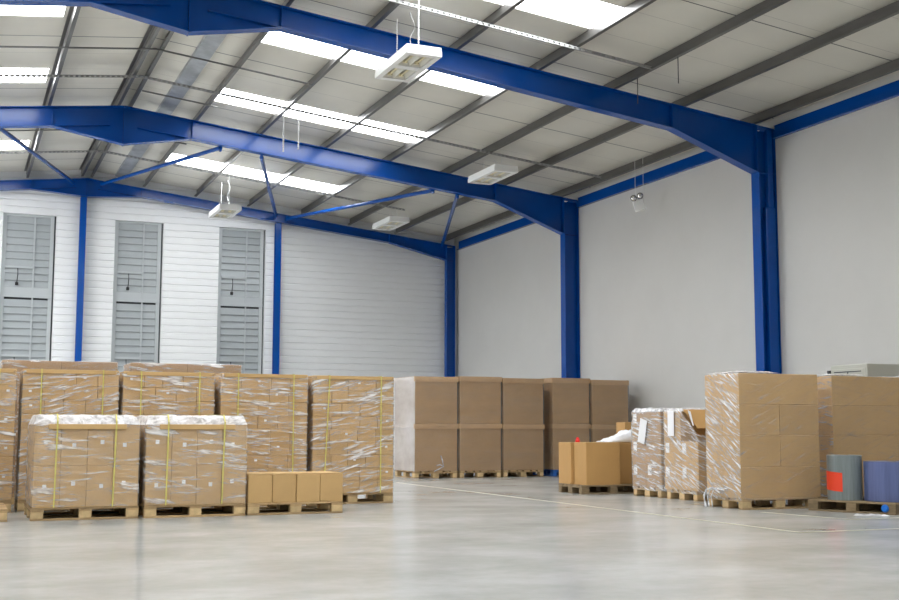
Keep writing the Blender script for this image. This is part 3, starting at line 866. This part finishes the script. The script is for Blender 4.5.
# ---- small pallet with open cartons (right of centre)
pallet(1.2, 0.8, M['wood_old'], (9.385, 17.05, 0), 0, 'dark worn pallet under the plain ochre cartons in front of the tall brown stacks')
def plain(name, x0, x1, y0, y1, z0, z1, label, mat, cat='carton', group='plain ochre cartons'):
    t = thing(name, label, cat, (x0, y0, z0), 0, group)
    w, d, h = x1 - x0, y1 - y0, z1 - z0
    obj('body', B(0, w, 0, d, 0, h - 0.004, bev=0.005), mat, t)
    bm = bmesh.new(); add_box(bm, 0.004, w - 0.004, 0.004, d / 2 - 0.002, h - 0.0038, h); add_box(bm, 0.004, w - 0.004, d / 2 + 0.002, d - 0.004, h - 0.0038, h)
    obj('top_flaps', bm, M['card_edge'], t)
    bm = bmesh.new(); add_box(bm, 0.004, w - 0.004, d / 2 - 0.025, d / 2 + 0.025, h + 0.0002, h + 0.001)
    obj('tape', bm, M['card_edge'], t)
plain('carton', 9.49, 10.12, 17.08, 17.49, 0.1445, 0.83, 'plain ochre carton at the front left corner of the dark worn pallet', M['card_raw'])
plain('carton', 9.44, 10.02, 17.505, 17.94, 0.1445, 0.825, 'plain ochre carton directly behind the front one, its left face showing', M['card_raw'])
plain('carton', 10.15, 10.60, 17.26, 17.80, 0.1445, 0.82, 'plain ochre carton under the white plastic bag', M['card_raw'])
plain('carton', 10.72, 11.1, 17.98, 18.33, 0.0, 0.93, 'ochre carton standing on the floor behind the worn pallet', M['card_raw'])
t = thing('carton', 'small ochre carton with a red band, topmost behind the white plastic bag', 'carton', (10.77, 17.99, 0.9305), 0)
obj('body', B(0, 0.34, 0, 0.3, 0, 0.235, bev=0.005), M['card_raw'], t)
obj('red_band', B(0.03, 0.25, -0.004, 0.0, 0.03, 0.075), M['red'], t)
# white bag
bm = bmesh.new(); nx, ny = 40, 24; g = []
for j in range(ny + 1):
    row = []
    for i in range(nx + 1):
        u, v = i / nx, j / ny
        x, y = u * 0.60, v * 0.42
        e = min(u, 1 - u, v, 1 - v); k = min(1, e / 0.14); k = math.sqrt(k)
        hgt = (0.03 + 0.21 * max(0, (u - 0.12) / 0.88) ** 1.2) * k
        q = Vector((x * 8, y * 8, 2.0))
        row.append(bm.verts.new((x, y, max(0.0, hgt + (noise.noise(q) * 0.035 + noise.noise(q * 2.7) * 0.02) * k))))
    g.append(row)
for j in range(ny):
    for i in range(nx): bm.faces.new((g[j][i], g[j][i + 1], g[j + 1][i + 1], g[j + 1][i]))
vb = [v for v in bm.verts if v.is_boundary]
bmesh.ops.holes_fill(bm, edges=[e for e in bm.edges if e.is_boundary])
tag(obj('plastic_bag', bm, M['bag'], loc=(10.06, 17.36, 0.832), smooth=True), 'crumpled white plastic bag lying on top of the ochre cartons', 'plastic bag')
bm = bmesh.new()
bmesh.ops.create_cone(bm, segments=16, radius1=0.042, radius2=0.034, depth=0.05, cap_ends=True)
for v in bm.verts: v.co.z += 0.025
bmesh.ops.create_uvsphere(bm, u_segments=12, v_segments=8, radius=0.03, matrix=Matrix.Translation((0, 0, 0.055)))
tag(obj('red_cap', bm, M['red'], loc=(9.62, 17.60, 0.8265), smooth=True), 'small bright red object on top of the rear ochre carton', 'cap')

# ---- two film-wrapped stacks by the right wall
def wrapped_small(x, y, w, d, rows, label, plabel, seed, film, labels):
    pallet(1.2, 0.8, M['wood'], (x, y + (d - 0.8) / 2, 0), 0, plabel)
    t = thing('carton_stack', label, 'stack of cartons', (x, y, 0.145), 0, 'small film-wrapped stacks')
    z = 0.0
    for (h, ncols) in rows:
        for c in range(ncols):
            for k in range(2):
                o = carton(t, w / 2, d / ncols, h, (k * w / 2, c * d / ncols, z), M['card_dark'] if seed == 41 else M['card'])
                if k == 0 and labels: sticker(o, 0.10, 0.15, (0.0015, d / ncols - 0.09, h - 0.10), 'side')
        z += h
    return t, z
# pallet long side runs towards the wall, so the narrow side faces left
tA, zA = wrapped_small(10.05, 15.74, 1.2, 0.84, [(0.365, 2), (0.365, 1), (0.44, 1)], 'film-wrapped carton stack with a tilted white sheet, left of the two by the wall', 'pallet under the left small film-wrapped stack', 41, M['film_pink'], True)
obj('stretch_wrap', film_shell(1.2, 0.84, -0.05, zA, 0.012, 0.012, 41, 0.06, 0.01, 0.035), [M['film_pink']] * 2, tA, smooth=True)
bm = crumple(1.22, 0.86, zA + 0.002, zA + 0.05, 0.05, 0.02, 43, 50, 36)
for v in bm.verts: v.co.x -= 0.012; v.co.y -= 0.01
obj('film_hood', bm, M['hood'], tA, smooth=True)
bm = bmesh.new(); add_box(bm, -0.0015, 0, -0.10, 0.10, -0.19, 0.19)
for v in bm.verts: v.co = Matrix.Rotation(R(14), 3, 'X') @ v.co; v.co += Vector((-0.036, 0.47, 0.87))
obj('paper_sheet', bm, M['paper'], tA)
tB, zB = wrapped_small(10.07, 14.78, 1.2, 0.90, [(0.36, 2), (0.36, 2)], 'film-wrapped carton stack with an open flap on top, left of the tall square stack', 'pallet under the right small film-wrapped stack', 42, M['film_heavy'], True)
carton(tB, 0.6, 0.45, 0.45, (0.0, 0.45, zB), M['card']); carton(tB, 0.6, 0.45, 0.45, (0.6, 0.45, zB), M['card'])
carton(tB, 0.6, 0.43, 0.40, (0.6, 0.01, zB), M['card_dark'])
bm = bmesh.new()   # slanting open flap at the near end
add_prism(bm, [(0.40, zB + 0.47), (0.41, zB + 0.478), (0.02, zB + 0.20), (0.02, zB + 0.19)], 'x', 0.02, 0.5)
obj('open_flap', bm, M['card_raw'], tB)
bm = bmesh.new()
add_prism(bm, [(0.17, zB + 0.44), (0.24, zB + 0.46), (0.12, zB + 0.24), (0.09, zB + 0.23)], 'x', -0.005, 0.0)
obj('paper_scrap', bm, M['paper'], tB)
# film gathered from the low near edge up to the rear top
def slanted_film(seed):
    bm = film_shell(1.2, 0.90, -0.05, 1.0, 0.012, 0.012, seed, 0.03, 0.01, 0.035)
    for v in bm.verts:
        if v.co.z > zB:
            cap = zB + 0.10 + 0.37 * min(1.0, max(0.0, (v.co.y - 0.02) / 0.45))
            f = (v.co.z - zB) / (1.0 - zB)
            v.co.z = zB + f * (cap - zB)
    return bm
obj('stretch_wrap', slanted_film(42), [M['film_heavy']] * 2, tB, smooth=True)
bm = bmesh.new(); add_box(bm, -0.0015, 0, -0.085, 0.085, -0.19, 0.19)
for v in bm.verts: v.co += Vector((-0.030, 0.66, zB + 0.27))
obj('paper_sheet', bm, M['paper'], tB)
bm = crumple(1.2, 0.48, zB + 0.452, zB + 0.49, 0.05, 0.018, 45, 50, 26)
for v in bm.verts: v.co.y += 0.43
obj('film_hood', bm, M['hood'], tB, smooth=True)

# ---- tall square stacks on the right
def square(x, y, rz, label, plabel, seed, film, hood, pmat, tails):
    pallet(1.2, 0.8, pmat, (x, y, 0), rz, plabel)
    t = thing('carton_stack', label, 'stack of cartons', (x, y, 0.145), rz, 'tall square carton stacks')
    w, d, lh = 1.27, 0.80, 0.411
    for l in range(4):
        nc = 1 if l in (0, 3) or seed == 52 else 2
        for i in range(nc):
            for k in range(2):
                carton(t, w / nc, d / 2, lh, (i * w / nc - 0.02, k * d / 2, l * lh), M['card'])
    z = 4 * lh
    obj('stretch_wrap', film_shell(w, d, -0.03, z + 0.002, 0.004, 0.010, seed, 0.05, 0.0, 0.04), [M['film_tall'], film], t, (-0.02, 0, 0), smooth=True)
    bm = crumple(w * 0.5, d, z + 0.012, z + 0.03, 0.08, 0.018, seed, 40, 30)
    for v in bm.verts: v.co.y += 0.01
    obj('film_fold', bm, M['hood'], t, smooth=True)
    if tails:
        bm = bmesh.new()
        for k in range(3):
            x0, y0 = -0.045 - 0.01 * k, 0.52 + 0.07 * k
            pts = [(x0, y0 - 0.25, 0.12 - 0.03 * k), (x0 - 0.02, y0 - 0.1, 0.12), (x0 - 0.02, y0 + 0.05, 0.09), (x0 - 0.03, y0 + 0.1, 0.0), (x0 - 0.04, y0 + 0.06, -0.09), (x0 - 0.06, y0 + 0.02, -0.135)]
            add_tube(bm, pts, 0.008 + 0.003 * k, 6)
        obj('loose_film_end', bm, M['hood'], t, smooth=True)
    return t
square(9.58, 13.07, R(-1.5), 'tall wrapped stack of big tan cartons nearest on the right, loose film at its foot', 'pallet under the nearest tall square stack on the right', 51, M['film_heavy'], True, M['wood'], True)
square(11.24, 13.22, 0, 'tall wrapped stack of big tan cartons behind the film rolls', 'pallet under the tall square stack behind the film rolls', 52, M['film_front'], True, M['wood'], False)
square(12.66, 13.30, 0, 'wrapped carton stack just showing at the right edge of the photo', 'pallet under the stack at the right edge of the photo', 53, M['film_front'], True, M['wood'], False)

# ---- pallet with two film rolls
C0 = Vector((10.35, 12.72)); ang = math.atan2(-0.937, 0.35)
U = Vector((math.cos(ang), math.sin(ang))); V = Vector((-U.y, U.x))
# local x runs along U, local y to the left of U (towards the wall)
roll_pallet = pallet(1.2, 0.8, M['wood_old'], (C0.x, C0.y, 0), ang, 'dark worn pallet carrying the two plastic film rolls at the lower right')
def roll(u, v, r, h, mat, label):
    p = C0 + U * u + V * v
    t = thing('film_roll', label, 'film roll', (p.x, p.y, 0.1445), 0, 'film rolls on the worn pallet')
    bm = bmesh.new(); seg = 64; rings = []
    for (rr, z) in ((r - 0.006, 0.0), (r, 0.006), (r, h - 0.006), (r - 0.006, h), (0.06, h), (0.055, h - 0.05)):
        rings.append([bm.verts.new((rr * math.cos(2 * math.pi * k / seg) * (1 + 0.004 * math.sin(k * 1.7)), rr * math.sin(2 * math.pi * k / seg), z)) for k in range(seg)])
    for a, b in zip(rings[:-1], rings[1:]):
        for k in range(seg): bm.faces.new((a[k], a[(k + 1) % seg], b[(k + 1) % seg], b[k]))
    bm.faces.new(list(reversed(rings[0])))
    obj('film_body', bm, mat, t, smooth=False)
    bm = bmesh.new(); add_tube(bm, [(0, 0, h - 0.05), (0, 0, h + 0.002)], 0.055, 24)
    obj('core', bm, M['core'], t)
    return t
tg = roll(0.395, 0.245, 0.218, 0.575, M['roll_grey'], 'grey upright roll of plastic film with an orange-red label')
a0, a1 = R(228), R(180)
bm = bmesh.new(); segs = 10; inn, outr = [], []
va, vb_ = [], []
for k in range(segs + 1):
    a = R(146) + (R(222) - R(146)) * k / segs
    dz = -0.025 * k / segs
    rr = 0.2245
    va.append(bm.verts.new((rr * math.cos(a), rr * math.sin(a), 0.135 + dz))); vb_.append(bm.verts.new((rr * math.cos(a), rr * math.sin(a), 0.375 + dz)))
for k in range(segs): bm.faces.new((va[k], va[k + 1], vb_[k + 1], vb_[k]))
obj('label_sheet', bm, M['orange'], tg, smooth=True)
roll(0.935, 0.46, 0.345, 0.50, M['roll_blue'], 'blue upright roll of plastic film at the right photo edge')
bm = bmesh.new(); bmesh.ops.create_cone(bm, segments=20, radius1=0.05, radius2=0.038, depth=0.03, cap_ends=True)
bmesh.ops.rotate(bm, verts=bm.verts, matrix=Matrix.Rotation(R(90), 3, 'X'))
c = obj('round_cap', bm, M['cap_blue'], roll_pallet, (1.06, -0.014, 0.075)); c['label'] = 'round blue plastic cap on the end block'
# scrap of film on the floor
bm = crumple(0.42, 0.10, 0.002, 0.02, 0.04, 0.015, 61, 30, 10)
tag(obj('film_scrap', bm, M['hood'], loc=(10.22, 11.72, 0.001), smooth=True, rz=R(-40)), 'scrap of white film on the floor in front of the film roll pallet', 'film scrap')

# ---- cream cabinet against the right wall
t = thing('metal_cabinet', 'cream metal cabinet standing behind the tall carton stacks at the right', 'cabinet', (13.45, 15.0, 0))
obj('body', B(0, 1.15, 0, 0.86, 0.0, 2.10, bev=0.01), M['cabinet'], t)
obj('side_panel', B(-0.012, 0.0, 0.05, 0.81, 0.1, 2.03, bev=0.004), M['cabinet'], t)
bm = bmesh.new(); add_box(bm, -0.016, -0.012, 0.12, 0.76, 1.975, 1.99); add_box(bm, -0.018, -0.012, 0.42, 0.44, 1.92, 1.975)
obj('slot', bm, M['dark'], t)
obj('bracket', B(-0.03, 0.02, 0.865, 0.91, 1.8, 2.02), M['dark'], t)

# ------------------------------------------------------------------ light
w = bpy.data.worlds.new('World'); SC.world = w; w.use_nodes = True
bg = w.node_tree.nodes['Background']
bg.inputs['Color'].default_value = (0.97, 0.98, 1.0, 1); bg.inputs['Strength'].default_value = 7.0
def area(name, loc, rot, sx, sy, power, col=(1, 1, 1)):
    l = bpy.data.lights.new(name, 'AREA'); l.shape = 'RECTANGLE'; l.size = sx; l.size_y = sy; l.energy = power; l.color = col
    o = bpy.data.objects.new(name, l); COL.objects.link(o); o.location = loc; o.rotation_euler = rot
    return o
# guide sampling to the added doorway (a portal emits nothing itself)
pl = area('added_doorway_portal', (XL - 0.05, (DY0 + DY1) / 2, DZ / 2), (0, R(-90), 0), DZ, DY1 - DY0 - 0.24, 1.0)
pl.data.cycles.is_portal = True

# ------------------------------------------------------------------ camera
cam = bpy.data.cameras.new('Camera'); cam.sensor_width = 36.0; cam.sensor_fit = 'HORIZONTAL'
cam.lens = 1189.64 / 899 * 36.0; cam.clip_start = 0.05; cam.clip_end = 200
co = bpy.data.objects.new('Camera', cam); COL.objects.link(co)
yaw, pitch, rl = R(22.542), R(6.168), R(0.116)
fwd = Vector((math.sin(yaw) * math.cos(pitch), math.cos(yaw) * math.cos(pitch), math.sin(pitch)))
right = Vector((math.cos(yaw), -math.sin(yaw), 0)); up = right.cross(fwd)
r2 = math.cos(rl) * right + math.sin(rl) * up; u2 = -math.sin(rl) * right + math.cos(rl) * up
mw = Matrix((( r2.x, u2.x, -fwd.x, 0), (r2.y, u2.y, -fwd.y, 0), (r2.z, u2.z, -fwd.z, 1.05), (0, 0, 0, 1)))
co.matrix_world = mw
SC.camera = co

SC.view_settings.view_transform = 'Standard'; SC.view_settings.look = 'None'
SC.view_settings.gamma = 1.0; SC.view_settings.use_curve_mapping = False
SC.view_settings.exposure = 0.15
